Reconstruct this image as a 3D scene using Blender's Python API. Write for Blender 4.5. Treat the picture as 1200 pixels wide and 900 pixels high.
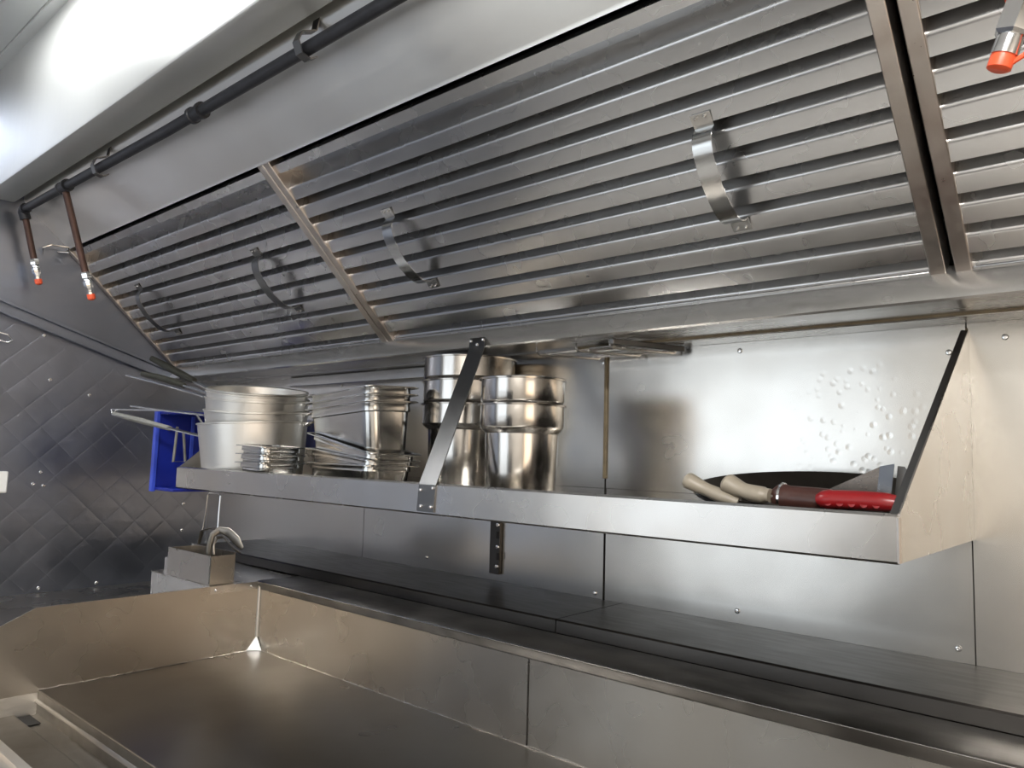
import bpy, bmesh, math, random
from mathutils import Vector, Matrix, Euler
random.seed(7)
for o in list(bpy.data.objects): bpy.data.objects.remove(o)
SC = bpy.context.scene
COL = SC.collection
S = 1.4                       # metres per drawing unit (1 unit = camera to back wall)
H = 1.45                      # camera height above the floor
def W(p): return Vector((p[0]*S, p[1]*S, p[2]*S + H))

# ------------------------------------------------------------------ camera
YAW, PIT, ROL, FPX = math.radians(41.300), math.radians(5.542), math.radians(1.675), 880.0
fwd = Vector((-math.sin(YAW)*math.cos(PIT), math.cos(YAW)*math.cos(PIT), math.sin(PIT)))
r0 = Vector((math.cos(YAW), math.sin(YAW), 0)); u0 = r0.cross(fwd)
right = math.cos(ROL)*r0 + math.sin(ROL)*u0
up = -math.sin(ROL)*r0 + math.cos(ROL)*u0
cd = bpy.data.cameras.new('camera'); cam = bpy.data.objects.new('camera', cd); COL.objects.link(cam)
cd.sensor_width = 36; cd.lens = FPX/1200*36; cd.clip_start = .01
m3 = Matrix((right, up, -fwd)).transposed()
cam.matrix_world = Matrix.Translation(W((0, -1, 0))) @ m3.to_4x4()
SC.camera = cam
def at(px, py, ax, v):        # point of the photograph laid onto the world plane ax = v
    d = right*((px-600)/FPX) - up*((py-450)/FPX) + fwd
    c = Vector((0, -1, 0)); i = 'xyz'.index(ax)
    return c + d*((v-c[i])/d[i])

# ------------------------------------------------------------------ light
SC.view_settings.view_transform = 'Standard'; SC.view_settings.look = 'None'
SC.view_settings.gamma = 1; SC.view_settings.use_curve_mapping = False
SC.view_settings.exposure = 0.95
wd = bpy.data.worlds.new('sky'); SC.world = wd; wd.use_nodes = True
bg = wd.node_tree.nodes['Background']; bg.inputs[0].default_value = (.80, .90, 1, 1); bg.inputs[1].default_value = .6
def area(name, p, size, size_y, energy, col, aim):
    l = bpy.data.lights.new(name, 'AREA'); l.shape = 'RECTANGLE'; l.size = size; l.size_y = size_y
    l.energy = energy; l.color = col
    o = bpy.data.objects.new(name, l); COL.objects.link(o); o.location = W(p)
    o.rotation_euler = (W(aim)-W(p)).to_track_quat('-Z', 'Y').to_euler()
    return o
area('window_daylight', (-1.25, -1.98, .01), 1.35, 1.35, 3.3, (.92, .96, 1), (-1.0, 0, .05))
area('ceiling_lamp_light', (-1.35, -.72, .805), .7, .14, 4.5, (.95, .97, 1), (-1.35, -.72, -.4))
area('added_side_light', (1.26, -1.35, -.15), 1.3, 1.2, 5.5, (1, .68, .38), (-1.2, -.5, -.2))  # warm source added out of view for orange highlights on the steel
area('added_rear_light', (.25, -1.45, .805), .7, .2, 36, (1, .985, .96), (.25, -1.45, -.4))  # unseen light added behind to brighten the opposite wall and its reflections

# ------------------------------------------------------------------ materials
MATS = {}
def nt(name):
    m = bpy.data.materials.new(name); m.use_nodes = True
    t = m.node_tree; b = t.nodes['Principled BSDF']; return m, t, b
def N(t, k, **kw):
    n = t.nodes.new(k)
    for a, v in kw.items():
        if a.startswith('i_'): n.inputs[int(a[2:])].default_value = v
        else: setattr(n, a, v)
    return n
def steel(name, col=(.60, .585, .56), rough=.26, var=.12, streak=(1, 1, 14), bump=.06, bscale=90, colvar=.14,
          stain=None, stain_amt=0.0, stain_scale=4, wave=0.0, wave_scale=3, pit=0.0, metallic=1.0, aniso=0.0, quilt=0.0, grain=0):
    m, t, b = nt(name); L = t.links.new
    tc = N(t, 'ShaderNodeTexCoord')
    mp = N(t, 'ShaderNodeMapping'); mp.inputs['Scale'].default_value = streak; L(tc.outputs['Object'], mp.inputs[0])
    n1 = N(t, 'ShaderNodeTexNoise'); n1.inputs['Scale'].default_value = 12; n1.inputs['Detail'].default_value = 2; L(mp.outputs[0], n1.inputs['Vector'])
    n2 = N(t, 'ShaderNodeTexNoise'); n2.inputs['Scale'].default_value = 3.2; n2.inputs['Detail'].default_value = 2.5; n2.inputs['Roughness'].default_value = .5; L(tc.outputs['Object'], n2.inputs['Vector'])
    # roughness = base + streaks + clouds
    a = N(t, 'ShaderNodeMath', operation='ADD'); L(n1.outputs[0], a.inputs[0]); L(n2.outputs[0], a.inputs[1])
    r = N(t, 'ShaderNodeMapRange'); r.interpolation_type = 'SMOOTHSTEP'; r.inputs['From Min'].default_value = .45; r.inputs['From Max'].default_value = 1.55
    r.inputs['To Min'].default_value = max(.02, rough-var); r.inputs['To Max'].default_value = rough+var
    L(a.outputs[0], r.inputs[0]); L(r.outputs[0], b.inputs['Roughness'])
    # colour
    cr = N(t, 'ShaderNodeMapRange'); cr.interpolation_type = 'SMOOTHSTEP'; cr.inputs['From Min'].default_value = .15; cr.inputs['From Max'].default_value = .85
    cr.inputs['To Min'].default_value = 1-colvar; cr.inputs['To Max'].default_value = 1+colvar*.5
    L(n2.outputs[0], cr.inputs[0])
    vm = N(t, 'ShaderNodeVectorMath', operation='SCALE'); vm.inputs[0].default_value = col; L(cr.outputs[0], vm.inputs['Scale'])
    out = vm.outputs[0]
    if stain:
        n3 = N(t, 'ShaderNodeTexNoise'); n3.inputs['Scale'].default_value = stain_scale; n3.inputs['Detail'].default_value = 2; n3.inputs['Roughness'].default_value = .5
        L(tc.outputs['Object'], n3.inputs['Vector'])
        sr = N(t, 'ShaderNodeMapRange'); sr.interpolation_type = 'SMOOTHSTEP'; sr.inputs['From Min'].default_value = .25; sr.inputs['From Max'].default_value = .80
        sr.inputs['To Max'].default_value = stain_amt; L(n3.outputs[0], sr.inputs[0])
        mx = N(t, 'ShaderNodeMix', data_type='RGBA'); L(sr.outputs[0], mx.inputs[0]); L(out, mx.inputs[6]); mx.inputs[7].default_value = (*stain, 1)
        out = mx.outputs[2]
    if grain:
        n6 = N(t, 'ShaderNodeTexNoise'); n6.inputs['Scale'].default_value = 170; n6.inputs['Detail'].default_value = 4; n6.inputs['Roughness'].default_value = .7
        L(tc.outputs['Object'], n6.inputs['Vector'])
        n7 = N(t, 'ShaderNodeTexNoise'); n7.inputs['Scale'].default_value = 9; n7.inputs['Detail'].default_value = 3; L(tc.outputs['Object'], n7.inputs['Vector'])
        gm = N(t, 'ShaderNodeMath', operation='ADD'); L(n6.outputs[0], gm.inputs[0]); L(n7.outputs[0], gm.inputs[1])
        g2 = N(t, 'ShaderNodeMapRange'); g2.inputs['From Min'].default_value = .7; g2.inputs['From Max'].default_value = 1.3
        g2.inputs['To Min'].default_value = 1-grain; g2.inputs['To Max'].default_value = 1+grain; L(gm.outputs[0], g2.inputs[0])
        v2 = N(t, 'ShaderNodeVectorMath', operation='SCALE'); L(out, v2.inputs[0]); L(g2.outputs[0], v2.inputs['Scale']); out = v2.outputs[0]
    L(out, b.inputs['Base Color'])
    b.inputs['Metallic'].default_value = metallic
    # bumps
    last = None
    def addb(h, strength, dist):
        nonlocal last
        bp = N(t, 'ShaderNodeBump'); bp.inputs['Strength'].default_value = strength; bp.inputs['Distance'].default_value = dist
        L(h, bp.inputs['Height'])
        if last: L(last, bp.inputs['Normal'])
        last = bp.outputs[0]
    if wave:
        n4 = N(t, 'ShaderNodeTexNoise'); n4.inputs['Scale'].default_value = wave_scale; n4.inputs['Detail'].default_value = 1.5; L(tc.outputs['Object'], n4.inputs['Vector'])
        addb(n4.outputs[0], 1, wave)
    if bump:
        mp2 = N(t, 'ShaderNodeMapping'); mp2.inputs['Scale'].default_value = streak; L(tc.outputs['Object'], mp2.inputs[0])
        n5 = N(t, 'ShaderNodeTexNoise'); n5.inputs['Scale'].default_value = bscale; n5.inputs['Detail'].default_value = 3; L(mp2.outputs[0], n5.inputs['Vector'])
        addb(n5.outputs[0], bump, .002)
    if pit:
        vo = N(t, 'ShaderNodeTexVoronoi'); vo.inputs['Scale'].default_value = 55; L(tc.outputs['Object'], vo.inputs['Vector'])
        pr = N(t, 'ShaderNodeMapRange'); pr.inputs['From Max'].default_value = .35; L(vo.outputs['Distance'], pr.inputs[0])
        # only in one hammered patch
        sx = N(t, 'ShaderNodeVectorMath', operation='DISTANCE'); L(tc.outputs['Object'], sx.inputs[0]); sx.inputs[1].default_value = (-.43, 0, .063)
        mk = N(t, 'ShaderNodeMapRange'); mk.inputs['From Min'].default_value = .15; mk.inputs['From Max'].default_value = .05; L(sx.outputs['Value'], mk.inputs[0])
        ml = N(t, 'ShaderNodeMath', operation='MULTIPLY'); L(pr.outputs[0], ml.inputs[0]); L(mk.outputs[0], ml.inputs[1])
        addb(ml.outputs[0], pit, .003)
    if quilt:
        sp = N(t, 'ShaderNodeSeparateXYZ'); L(tc.outputs['Object'], sp.inputs[0])
        hs = []
        for sg in (1, -1):
            k = N(t, 'ShaderNodeMath', operation='MULTIPLY_ADD'); L(sp.outputs[1], k.inputs[0]); k.inputs[1].default_value = sg; L(sp.outputs[2], k.inputs[2])
            k2 = N(t, 'ShaderNodeMath', operation='MULTIPLY'); L(k.outputs[0], k2.inputs[0]); k2.inputs[1].default_value = math.pi/.105
            k3 = N(t, 'ShaderNodeMath', operation='SINE'); L(k2.outputs[0], k3.inputs[0])
            k4 = N(t, 'ShaderNodeMath', operation='ABSOLUTE'); L(k3.outputs[0], k4.inputs[0])
            k5 = N(t, 'ShaderNodeMath', operation='POWER'); L(k4.outputs[0], k5.inputs[0]); k5.inputs[1].default_value = .4
            hs.append(k5.outputs[0])
        mn = N(t, 'ShaderNodeMath', operation='MINIMUM'); L(hs[0], mn.inputs[0]); L(hs[1], mn.inputs[1])
        addb(mn.outputs[0], 1, quilt)
    if last: L(last, b.inputs['Normal'])
    if aniso: b.inputs['Anisotropic'].default_value = aniso
    MATS[name] = m
    return m
def plain(name, col, rough=.5, metallic=0, emit=0, noise=.0, scale=30, bump=0.0):
    m, t, b = nt(name); L = t.links.new
    b.inputs['Base Color'].default_value = (*col, 1); b.inputs['Roughness'].default_value = rough; b.inputs['Metallic'].default_value = metallic
    tc = N(t, 'ShaderNodeTexCoord'); n = N(t, 'ShaderNodeTexNoise'); n.inputs['Scale'].default_value = scale; n.inputs['Detail'].default_value = 4
    L(tc.outputs['Object'], n.inputs['Vector'])
    mr = N(t, 'ShaderNodeMapRange'); mr.inputs['To Min'].default_value = 1-noise; mr.inputs['To Max'].default_value = 1+noise; L(n.outputs[0], mr.inputs[0])
    vm = N(t, 'ShaderNodeVectorMath', operation='SCALE'); vm.inputs[0].default_value = col; L(mr.outputs[0], vm.inputs['Scale']); L(vm.outputs[0], b.inputs['Base Color'])
    if bump:
        bp = N(t, 'ShaderNodeBump'); bp.inputs['Strength'].default_value = bump; bp.inputs['Distance'].default_value = .002; L(n.outputs[0], bp.inputs['Height']); L(bp.outputs[0], b.inputs['Normal'])
    if emit:
        b.inputs['Emission Color'].default_value = (*col, 1); b.inputs['Emission Strength'].default_value = emit
    MATS[name] = m
    return m
M_wall = steel('back wall steel', (.66, .645, .61), 0.25, .03, (1, 1, 1), .0, 90, .08, wave=.004, wave_scale=3.5, pit=.14, stain=(.54, .48, .40), stain_amt=.25, stain_scale=3, grain=0)
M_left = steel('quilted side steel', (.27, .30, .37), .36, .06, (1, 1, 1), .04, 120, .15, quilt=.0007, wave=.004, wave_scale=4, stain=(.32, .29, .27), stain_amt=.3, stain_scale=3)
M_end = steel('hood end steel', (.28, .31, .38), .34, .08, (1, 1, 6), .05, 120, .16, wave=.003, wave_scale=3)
M_hood = steel('hood steel', (.56, .55, .53), .25, .05, (1, 6, 1), .02, 80, .06, wave=.004, wave_scale=3, metallic=.85, grain=0)
M_slope = steel('sloped hood steel', (.86, .85, .81), .34, .05, (1, 6, 1), .02, 80, .08, wave=.004, wave_scale=3, stain=(.60, .54, .46), stain_amt=.3, stain_scale=3, metallic=.93)
M_tr = steel('grease trough steel', (.27, .25, .22), .38, .06, (3, 3, 3), .05, 90, .2, stain=(.14, .12, .10), stain_amt=.5, stain_scale=9)
M_face = steel('hood front steel', (.66, .68, .67), .34, .05, (9, 1, 1), .02, 80, .05, wave=.004, wave_scale=3, metallic=.7)
M_baf = steel('baffle steel', (.53, .53, .53), .27, .02, (1, 1, 1), .0, 60, .06, stain=(.44, .42, .39), stain_amt=.12, stain_scale=4, grain=0)
M_rail = steel('filter rail steel', (.58, .54, .50), .34, .10, (6, 6, 6), .06, 60, .25, stain=(.34, .26, .22), stain_amt=.5, stain_scale=16)
M_shelf = steel('shelf steel', (.63, .61, .58), .27, .03, (1, 1, 1), .0, 70, .06, wave=.002, wave_scale=6, stain=(.50, .43, .35), stain_amt=.3, stain_scale=7, grain=0)
M_strap = steel('strap steel', (.20, .20, .20), .38, .08, (4, 4, 1), .05, 120, .12)
M_pan = steel('pan steel', (.54, .54, .53), .18, .05, (1, 1, 12), .03, 60, .12)
M_ins = steel('insert steel', (.58, .56, .53), .17, .05, (14, 14, 1), .05, 40, .14)
M_alu = steel('aluminium', (.80, .78, .74), .40, .10, (1, 1, 30), .10, 50, .10)
M_grid = steel('griddle surface steel', (.24, .22, .195), .30, .04, (1, 1, 1), .0, 90, .15, wave=.002, wave_scale=3, stain=(.15, .13, .11), stain_amt=.5, stain_scale=4, grain=0)
M_spl = steel('splash steel', (.54, .515, .475), .28, .03, (1, 1, 1), .0, 90, .08, wave=.003, wave_scale=4, stain=(.40, .34, .27), stain_amt=.4, stain_scale=5, grain=0)
M_flue = steel('dark flue steel', (.085, .08, .075), .36, .06, (1, 6, 1), .04, 80, .3, wave=.002)
M_gut = steel('gutter steel', (.40, .39, .38), .38, .08, (2, 8, 2), .08, 120, .3, stain=(.08, .075, .07), stain_amt=.7, stain_scale=9)
M_seam = plain('grimy seam', (.012, .010, .008), .7)
M_gold = plain('aged sealant', (.17, .135, .08), .5, 0, 0, .4, 60)
M_pipe = plain('greasy pipe', (.028, .030, .036), .42, .3, 0, .4, 40, .3)
M_cop = plain('brown drop pipe', (.085, .045, .035), .45, .4, 0, .4, 50, .2)
M_chrome = plain('chrome', (.78, .78, .78), .16, 1)
M_red = plain('red plastic', (.20, .006, .008), .32, 0, 0, .1)
M_cap = plain('orange red cap', (.75, .10, .035), .4, 0, 0, .1)
M_black = plain('black rubber', (.016, .016, .017), .5, 0, 0, .3, 40)
M_olive = plain('worn olive grip', (.036, .036, .027), .5, 0, 0, .35, 30, .1)
M_grey = plain('grey grip', (.20, .20, .185), .5, 0, 0, .1, 30, .1)
M_ivory = plain('stained ivory grip', (.27, .24, .19), .45, 0, 0, .15, 40, .1)
M_wood = plain('dark brown wood', (.045, .018, .014), .35, 0, 0, .4, 40, .1)
M_iron = plain('black iron pan', (.030, .026, .022), .42, .7, 0, .5, 25, .3)
M_blade = steel('blade steel', (.20, .175, .155), .30, .08, (4, 4, 20), .03, 60, .15)
M_blue = plain('blue plastic', (.006, .018, .26), .42, 0, 0, .1)
M_blue2 = plain('light blue plastic', (.04, .08, .55), .4, 0, 0, .05)
M_white = plain('white plastic', (.75, .75, .73), .45)
M_ceil = plain('painted ceiling', (.62, .64, .66), .45, 0, 0, .05, 6)
M_floor = plain('grey floor', (.62, .60, .57), .5, 0, 0, .3, 10)
M_room = plain('tan wall sheet', (.58, .55, .51), .45, 0, 0, .12, 4)
M_cab = plain('dim grey wall sheet', (.42, .38, .33), .5, 0, 0, .12, 4)
M_frame = plain('grey window frame', (.45, .46, .48), .4, .6)
M_lamp = plain('lamp diffuser', (1, .98, .94), .4, 0, 14)
M_ground = plain('outdoor ground', (.35, .34, .32), .9, 0, 0, .2, 2)

# ------------------------------------------------------------------ mesh helpers
class MB:
    def __init__(s): s.bm = bmesh.new()
    def box(s, x0, x1, y0, y1, z0, z1):
        v = [s.bm.verts.new((x, y, z)) for z in (z0, z1) for x, y in ((x0, y0), (x1, y0), (x1, y1), (x0, y1))]
        for f in ((3, 2, 1, 0), (4, 5, 6, 7), (0, 1, 5, 4), (1, 2, 6, 5), (2, 3, 7, 6), (3, 0, 4, 7)): s.bm.faces.new([v[i] for i in f])
        return s
    def poly(s, pts, ext):
        ext = Vector(ext); a = [s.bm.verts.new(Vector(p)) for p in pts]; b = [s.bm.verts.new(Vector(p)+ext) for p in pts]
        s.bm.faces.new(a); s.bm.faces.new(b[::-1]); n = len(a)
        for i in range(n): s.bm.faces.new((a[i], b[i], b[(i+1) % n], a[(i+1) % n]))
        return s
    def xprism(s, prof, x0, x1):
        return s.poly([(x0, y, z) for y, z in prof], (x1-x0, 0, 0))
    def xsheet(s, line, x0, x1, th, x0b=None, x1b=None):   # open polyline in y,z given a thickness
        P = [Vector((y, z)) for y, z in line]; nn = []
        for i in range(len(P)):
            d = (P[min(i+1, len(P)-1)]-P[max(i-1, 0)]).normalized(); nn.append(Vector((-d.y, d.x)))
        Q = [p+n*th for p, n in zip(P, nn)]
        A = [[s.bm.verts.new((x, q.x, q.y)) for q in arr] for x in (x0, x1) for arr in (P, Q)]
        n = len(P)
        for i in range(n-1):
            s.bm.faces.new((A[0][i], A[0][i+1], A[2][i+1], A[2][i])); s.bm.faces.new((A[1][i], A[3][i], A[3][i+1], A[1][i+1]))
            s.bm.faces.new((A[0][i], A[1][i], A[1][i+1], A[0][i+1])); s.bm.faces.new((A[2][i], A[2][i+1], A[3][i+1], A[3][i]))
        for i in (0, n-1): s.bm.faces.new((A[0][i], A[2][i], A[3][i], A[1][i]))
        return s
    def tube(s, pts, r, seg=10, cap=True, flat=1.0):
        pts = [Vector(p) for p in pts]; n = len(pts); rs = r if isinstance(r, (list, tuple)) else [r]*n
        rings = []; ref = None
        for i, p in enumerate(pts):
            d = (pts[min(i+1, n-1)]-pts[max(i-1, 0)]).normalized()
            if ref is None: ref = d.orthogonal().normalized() if abs(d.z) > .95 else d.cross(Vector((0, 0, 1))).normalized()
            a = (ref - d*ref.dot(d)).normalized(); ref = a; b = d.cross(a)
            rings.append([s.bm.verts.new(p+(a*math.cos(t)+b*math.sin(t)*flat)*rs[i]) for t in [2*math.pi*k/seg for k in range(seg)]])
        for i in range(n-1):
            for k in range(seg): s.bm.faces.new((rings[i][k], rings[i][(k+1) % seg], rings[i+1][(k+1) % seg], rings[i+1][k]))
        if cap: s.bm.faces.new(rings[0][::-1]); s.bm.faces.new(rings[-1])
        return s
    def lathe(s, prof, c=(0, 0, 0), seg=48, axis=None):     # prof = [(r, h)], axis default +z
        c = Vector(c); ax = Vector(axis or (0, 0, 1)).normalized(); a = ax.orthogonal().normalized(); b = ax.cross(a)
        rings = []
        for r, h in prof:
            if r < 1e-6: rings.append([s.bm.verts.new(c+ax*h)])
            else: rings.append([s.bm.verts.new(c+ax*h+(a*math.cos(t)+b*math.sin(t))*r) for t in [2*math.pi*k/seg for k in range(seg)]])
        for i in range(len(rings)-1):
            A, B = rings[i], rings[i+1]
            for k in range(seg):
                k2 = (k+1) % seg
                if len(A) == 1 and len(B) == 1: continue
                if len(A) == 1: s.bm.faces.new((A[0], B[k], B[k2]))
                elif len(B) == 1: s.bm.faces.new((A[k], A[k2], B[0]))
                else: s.bm.faces.new((A[k], A[k2], B[k2], B[k]))
        return s
    def loft(s, rings):                                     # rings = [(hx, hy, corner r, z)], both ends capped
        R = []
        for hx, hy, cr, z in rings:
            ring = []
            for cx, cy, a0 in ((hx-cr, hy-cr, 0), (-hx+cr, hy-cr, 90), (-hx+cr, -hy+cr, 180), (hx-cr, -hy+cr, 270)):
                for k in range(9):
                    t = math.radians(a0+k*90/8); ring.append(s.bm.verts.new((cx+cr*math.cos(t), cy+cr*math.sin(t), z)))
            R.append(ring)
        n = len(R[0])
        for i in range(len(R)-1):
            for k in range(n): s.bm.faces.new((R[i][k], R[i][(k+1) % n], R[i+1][(k+1) % n], R[i+1][k]))
        s.bm.faces.new(R[0][::-1]); s.bm.faces.new(R[-1])
        return s
    def xf(s, m):
        s.bm.transform(m); return s
    def build(s, name, mat, parent=None, org=(0, 0, 0), bevel=0, segs=2, angle=35, kind=None):
        bmesh.ops.recalc_face_normals(s.bm, faces=s.bm.faces)
        if parent is not None: org = parent['_o']
        o_ = Vector(org)
        for v in s.bm.verts: v.co = (v.co-o_)*S
        me = bpy.data.meshes.new(name); s.bm.to_mesh(me); s.bm.free()
        me.shade_smooth(); me.set_sharp_from_angle(angle=math.radians(angle))
        me.materials.append(mat)
        o = bpy.data.objects.new(name, me); COL.objects.link(o)
        if parent is not None: o.parent = parent
        else: o.location = W(org)
        o['_o'] = list(org)
        if bevel:
            b = o.modifiers.new('bevel', 'BEVEL'); b.width = bevel*S; b.segments = segs; b.limit_method = 'ANGLE'; b.angle_limit = math.radians(40)
        if kind: o['kind'] = kind
        return o
def thing(name, label, cat, org=(0, 0, 0), group=None):
    o = bpy.data.objects.new(name, None); COL.objects.link(o); o.location = W(org); o['_o'] = list(org)
    o['label'] = label; o['category'] = cat
    if group: o['group'] = group
    return o
def tag(o, label, cat, group=None):
    o['label'] = label; o['category'] = cat
    if group: o['group'] = group
    return o
def copy_tree(o, parent=None):
    c = o.copy(); COL.objects.link(c)
    if parent: c.parent = parent
    for ch in list(o.children): copy_tree(ch, c)
    return c
def screw_mb(p, n, r=.0035):
    n = Vector(n)
    return MB().lathe([(0, -.001), (r, -.001), (r, .0008), (r*.75, .0018), (r*.35, .0020), (r*.3, .0008), (0, .0008)], p, 14, n)

# ------------------------------------------------------------------ room shell
XL, XR, YF, ZC, ZF = -1.952, 1.30, -2.05, .83, -H/S
MB().box(XL-.05, XR+.05, YF-.05, .05, ZF-.03, ZF).build('floor', M_floor, kind='structure')
ce = MB().box(XL-.05, XR+.05, YF-.05, .05, ZC, ZC+.03).build('ceiling', M_ceil, kind='structure')
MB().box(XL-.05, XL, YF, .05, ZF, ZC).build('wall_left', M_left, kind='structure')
wl = bpy.data.objects['wall_left']
wr_ = MB()
for a in ((YF, -1.83, ZF, ZC), (-.87, .05, ZF, ZC), (-1.83, -.87, ZF, -.60), (-1.83, -.87, .30, ZC)): wr_.box(XR, XR+.03, a[0], a[1], a[2], a[3])
wr_.build('wall_right', M_cab, kind='structure')
w2 = MB()
for a in ((-1.83, -1.81, -.60, .30), (-.89, -.87, -.60, .30), (-1.83, -.87, -.60, -.58), (-1.83, -.87, .28, .30)): w2.box(XR-.005, XR+.035, a[0], a[1], a[2], a[3])
w2.build('added_side_window', M_frame, kind='structure')  # unseen window frame added around the warm side light
rc = thing('reflected_dark_block', 'unseen low dark block added for its reflection, beside the serving window', 'reflected_dark_block', (-.58, -1.9, ZF))  # added behind the camera so the steel wall reflects a dark band
MB().box(-.80, -.35, YF+.01, -1.72, ZF+.04, -.24).build('body', M_pipe, rc, bevel=.004)
MB().box(-.79, -.36, -1.72, -1.70, ZF+.06, -.27).build('door', M_pipe, rc, bevel=.004)
MB().tube([(-.76, -1.70, -.60), (-.76, -1.675, -.59), (-.76, -1.675, -.36), (-.76, -1.70, -.35)], .008, 8).build('handle', M_chrome, rc)

wb = MB().box(XL, XR, 0.004, .05, ZF, ZC).build('wall_back', M_seam, kind='structure')
# sheet steel panels of the back wall, seams left open between them
for x0, x1, z0, z1 in ((XL, -.6775, -.045, .30), (-.6745, -.1752, -.045, .30), (-.1738, XR, -.40, .30),
                       (XL, -1.2815, -.40, -.0455), (-1.280, -.6775, -.40, -.0455), (-.6735, -.1752, -.40, -.0455), (XL, XR, -1.03, -.4005)):
    MB().box(x0, x1, 0, .0035, z0, z1).build('wall_panel', M_wall, wb)
MB().box(-.679, -.6735, -.004, 0, -.03, .168).build('seam_strip', M_gold, wb, bevel=.001)
MB().box(-.1752, -.1725, -.0015, 0, -.073, .165).build('seam_strip', M_gold, wb)
for px, py in ((867, 411), (1112, 413), (707, 425), (864, 716), (1123, 760), (500, 653), (697, 695), (400, 452), (466, 440), (1178, 395)):
    p = at(px, py, 'y', -.0003); screw_mb(p, (0, -1, 0)).build('screw', M_chrome, wb)
# opposite wall with the serving window
wf = MB()
wx0, wx1, wz0, wz1 = -1.75, -.75, -.50, .52
for a in ((XL, wx0, ZF, ZC), (wx1, XR, ZF, ZC), (wx0, wx1, ZF, wz0), (wx0, wx1, wz1, ZC)): wf.box(a[0], a[1], YF-.04, YF, a[2], a[3])
wf.build('wall_front', M_room, kind='structure')
wi = MB()
for a in ((wx0, wx0+.02, wz0, wz1), (wx1-.02, wx1, wz0, wz1), (wx0, wx1, wz0, wz0+.02), (wx0, wx1, wz1-.02, wz1), (-1.26, -1.24, wz0, wz1)): wi.box(a[0], a[1], YF-.045, YF+.005, a[2], a[3])
wi.build('window_1', M_frame, kind='structure')
MB().box(-6, 5, -9, YF-.05, ZF-.4, ZF-.37).build('ground', M_ground, kind='structure')
# trims of the left wall: sloping channel below the hood end, low ledge
tr = MB()
tr.poly([(XL+.001, -.95, .4435), (XL+.001, -.125, .1905), (XL+.001, -.125, .170), (XL+.001, -.95, .4225)], (.010, 0, 0))
tr.poly([(XL+.001, -.95, .449), (XL+.001, -.125, .196), (XL+.001, -.125, .190), (XL+.001, -.95, .443)], (.018, 0, 0))
tr.poly([(XL+.001, -.95, .4225), (XL+.001, -.125, .170), (XL+.001, -.125, .166), (XL+.001, -.95, .4185)], (.015, 0, 0))
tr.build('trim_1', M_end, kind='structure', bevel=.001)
lg = MB().box(XL, -1.262, -.95, -.002, -.350, -.338).build('trim_2', M_spl, kind='structure', bevel=.0015)
for px, py in ((65, 387), (52, 393), (59, 445), (105, 463), (48, 553), (39, 567), (51, 569), (215, 590), (213, 621), (45, 689), (113, 683)):
    p = at(px, py, 'x', XL+.0005); screw_mb(p, (1, 0, 0), .004).build('screw', M_chrome, wl)
# trailer ceiling trim
tc_ = MB().box(XL, XR, -.585, -.564, ZC-.012, ZC)
tc_.box(XL, XR, -.64, -.585, ZC-.006, ZC); tc_.build('trim_3', M_face, kind='structure', bevel=.001)
# outlet plate
p = at(1, 565, 'x', XL)
sw = thing('switch_plate', 'white switch plate fixed to the quilted steel side wall', 'switch', (XL, p.y, p.z))
MB().box(XL+.0005, XL+.007, p.y-.055, p.y+.012, p.z-.024, p.z+.024).build('plate', M_white, sw, bevel=.004)
MB().box(XL+.007, XL+.012, p.y-.030, p.y-.012, p.z-.012, p.z+.012).build('rocker', M_white, sw, bevel=.001)
# bent wire hook at the trim
p = at(5, 395, 'x', XL)
hk = thing('wire_hook', 'short bent wire hook screwed under the sloping trim', 'hook', (XL, p.y, p.z))
MB().tube([(XL+.002, p.y-.05, p.z+.012), (XL+.010, p.y-.02, p.z+.010), (XL+.014, p.y+.004, p.z+.004), (XL+.016, p.y+.012, p.z-.008), (XL+.014, p.y+.002, p.z-.013), (XL+.010, p.y-.015, p.z-.008)], .0018, 8).build('wire', M_chrome, hk)
screw_mb((XL+.002, p.y-.05, p.z+.012), (1, 0, 0), .004).build('screw', M_chrome, hk)

# ------------------------------------------------------------------ hood
K = .92; TY, TZ = -.391, .4569; BY, BZ = -.118, .2057        # top and bottom edges of the filter bank
hood = thing('exhaust_hood', 'long stainless exhaust hood running along the whole back wall', 'hood', (0, 0, .5))
# front box: outer face, return lip, inner face
MB().xsheet([(-.565, ZC-.001), (-.565, .545), (-.5635, .5415), (-.560, .540), (-.510, .540), (-.507, .5415), (-.506, .545), (-.506, .60)], XL+.001, XR-.01, .0022).build('front_panel', M_face, hood)
MB().xsheet([(-.489, .62), (-.489, .550), (-.486, .543), (TY-.002, TZ+.006), (TY+.000, TZ+.001), (TY+.004, TZ+.004)], XL+.001, XR-.01, .0022).build('sloped_panel', M_slope, hood)
MB().box(XL+.001, XR-.01, -.5055, -.01, .62, .625).build('top_panel', M_end, hood)
# end panel lies on the left wall
MB().poly([(XL+.0005, -.60, .335), (XL+.0005, -.60, ZC-.001), (XL+.0005, -.002, ZC-.001), (XL+.0005, -.002, .1555)], (.004, 0, 0)).build('end_panel', M_end, hood)
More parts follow.
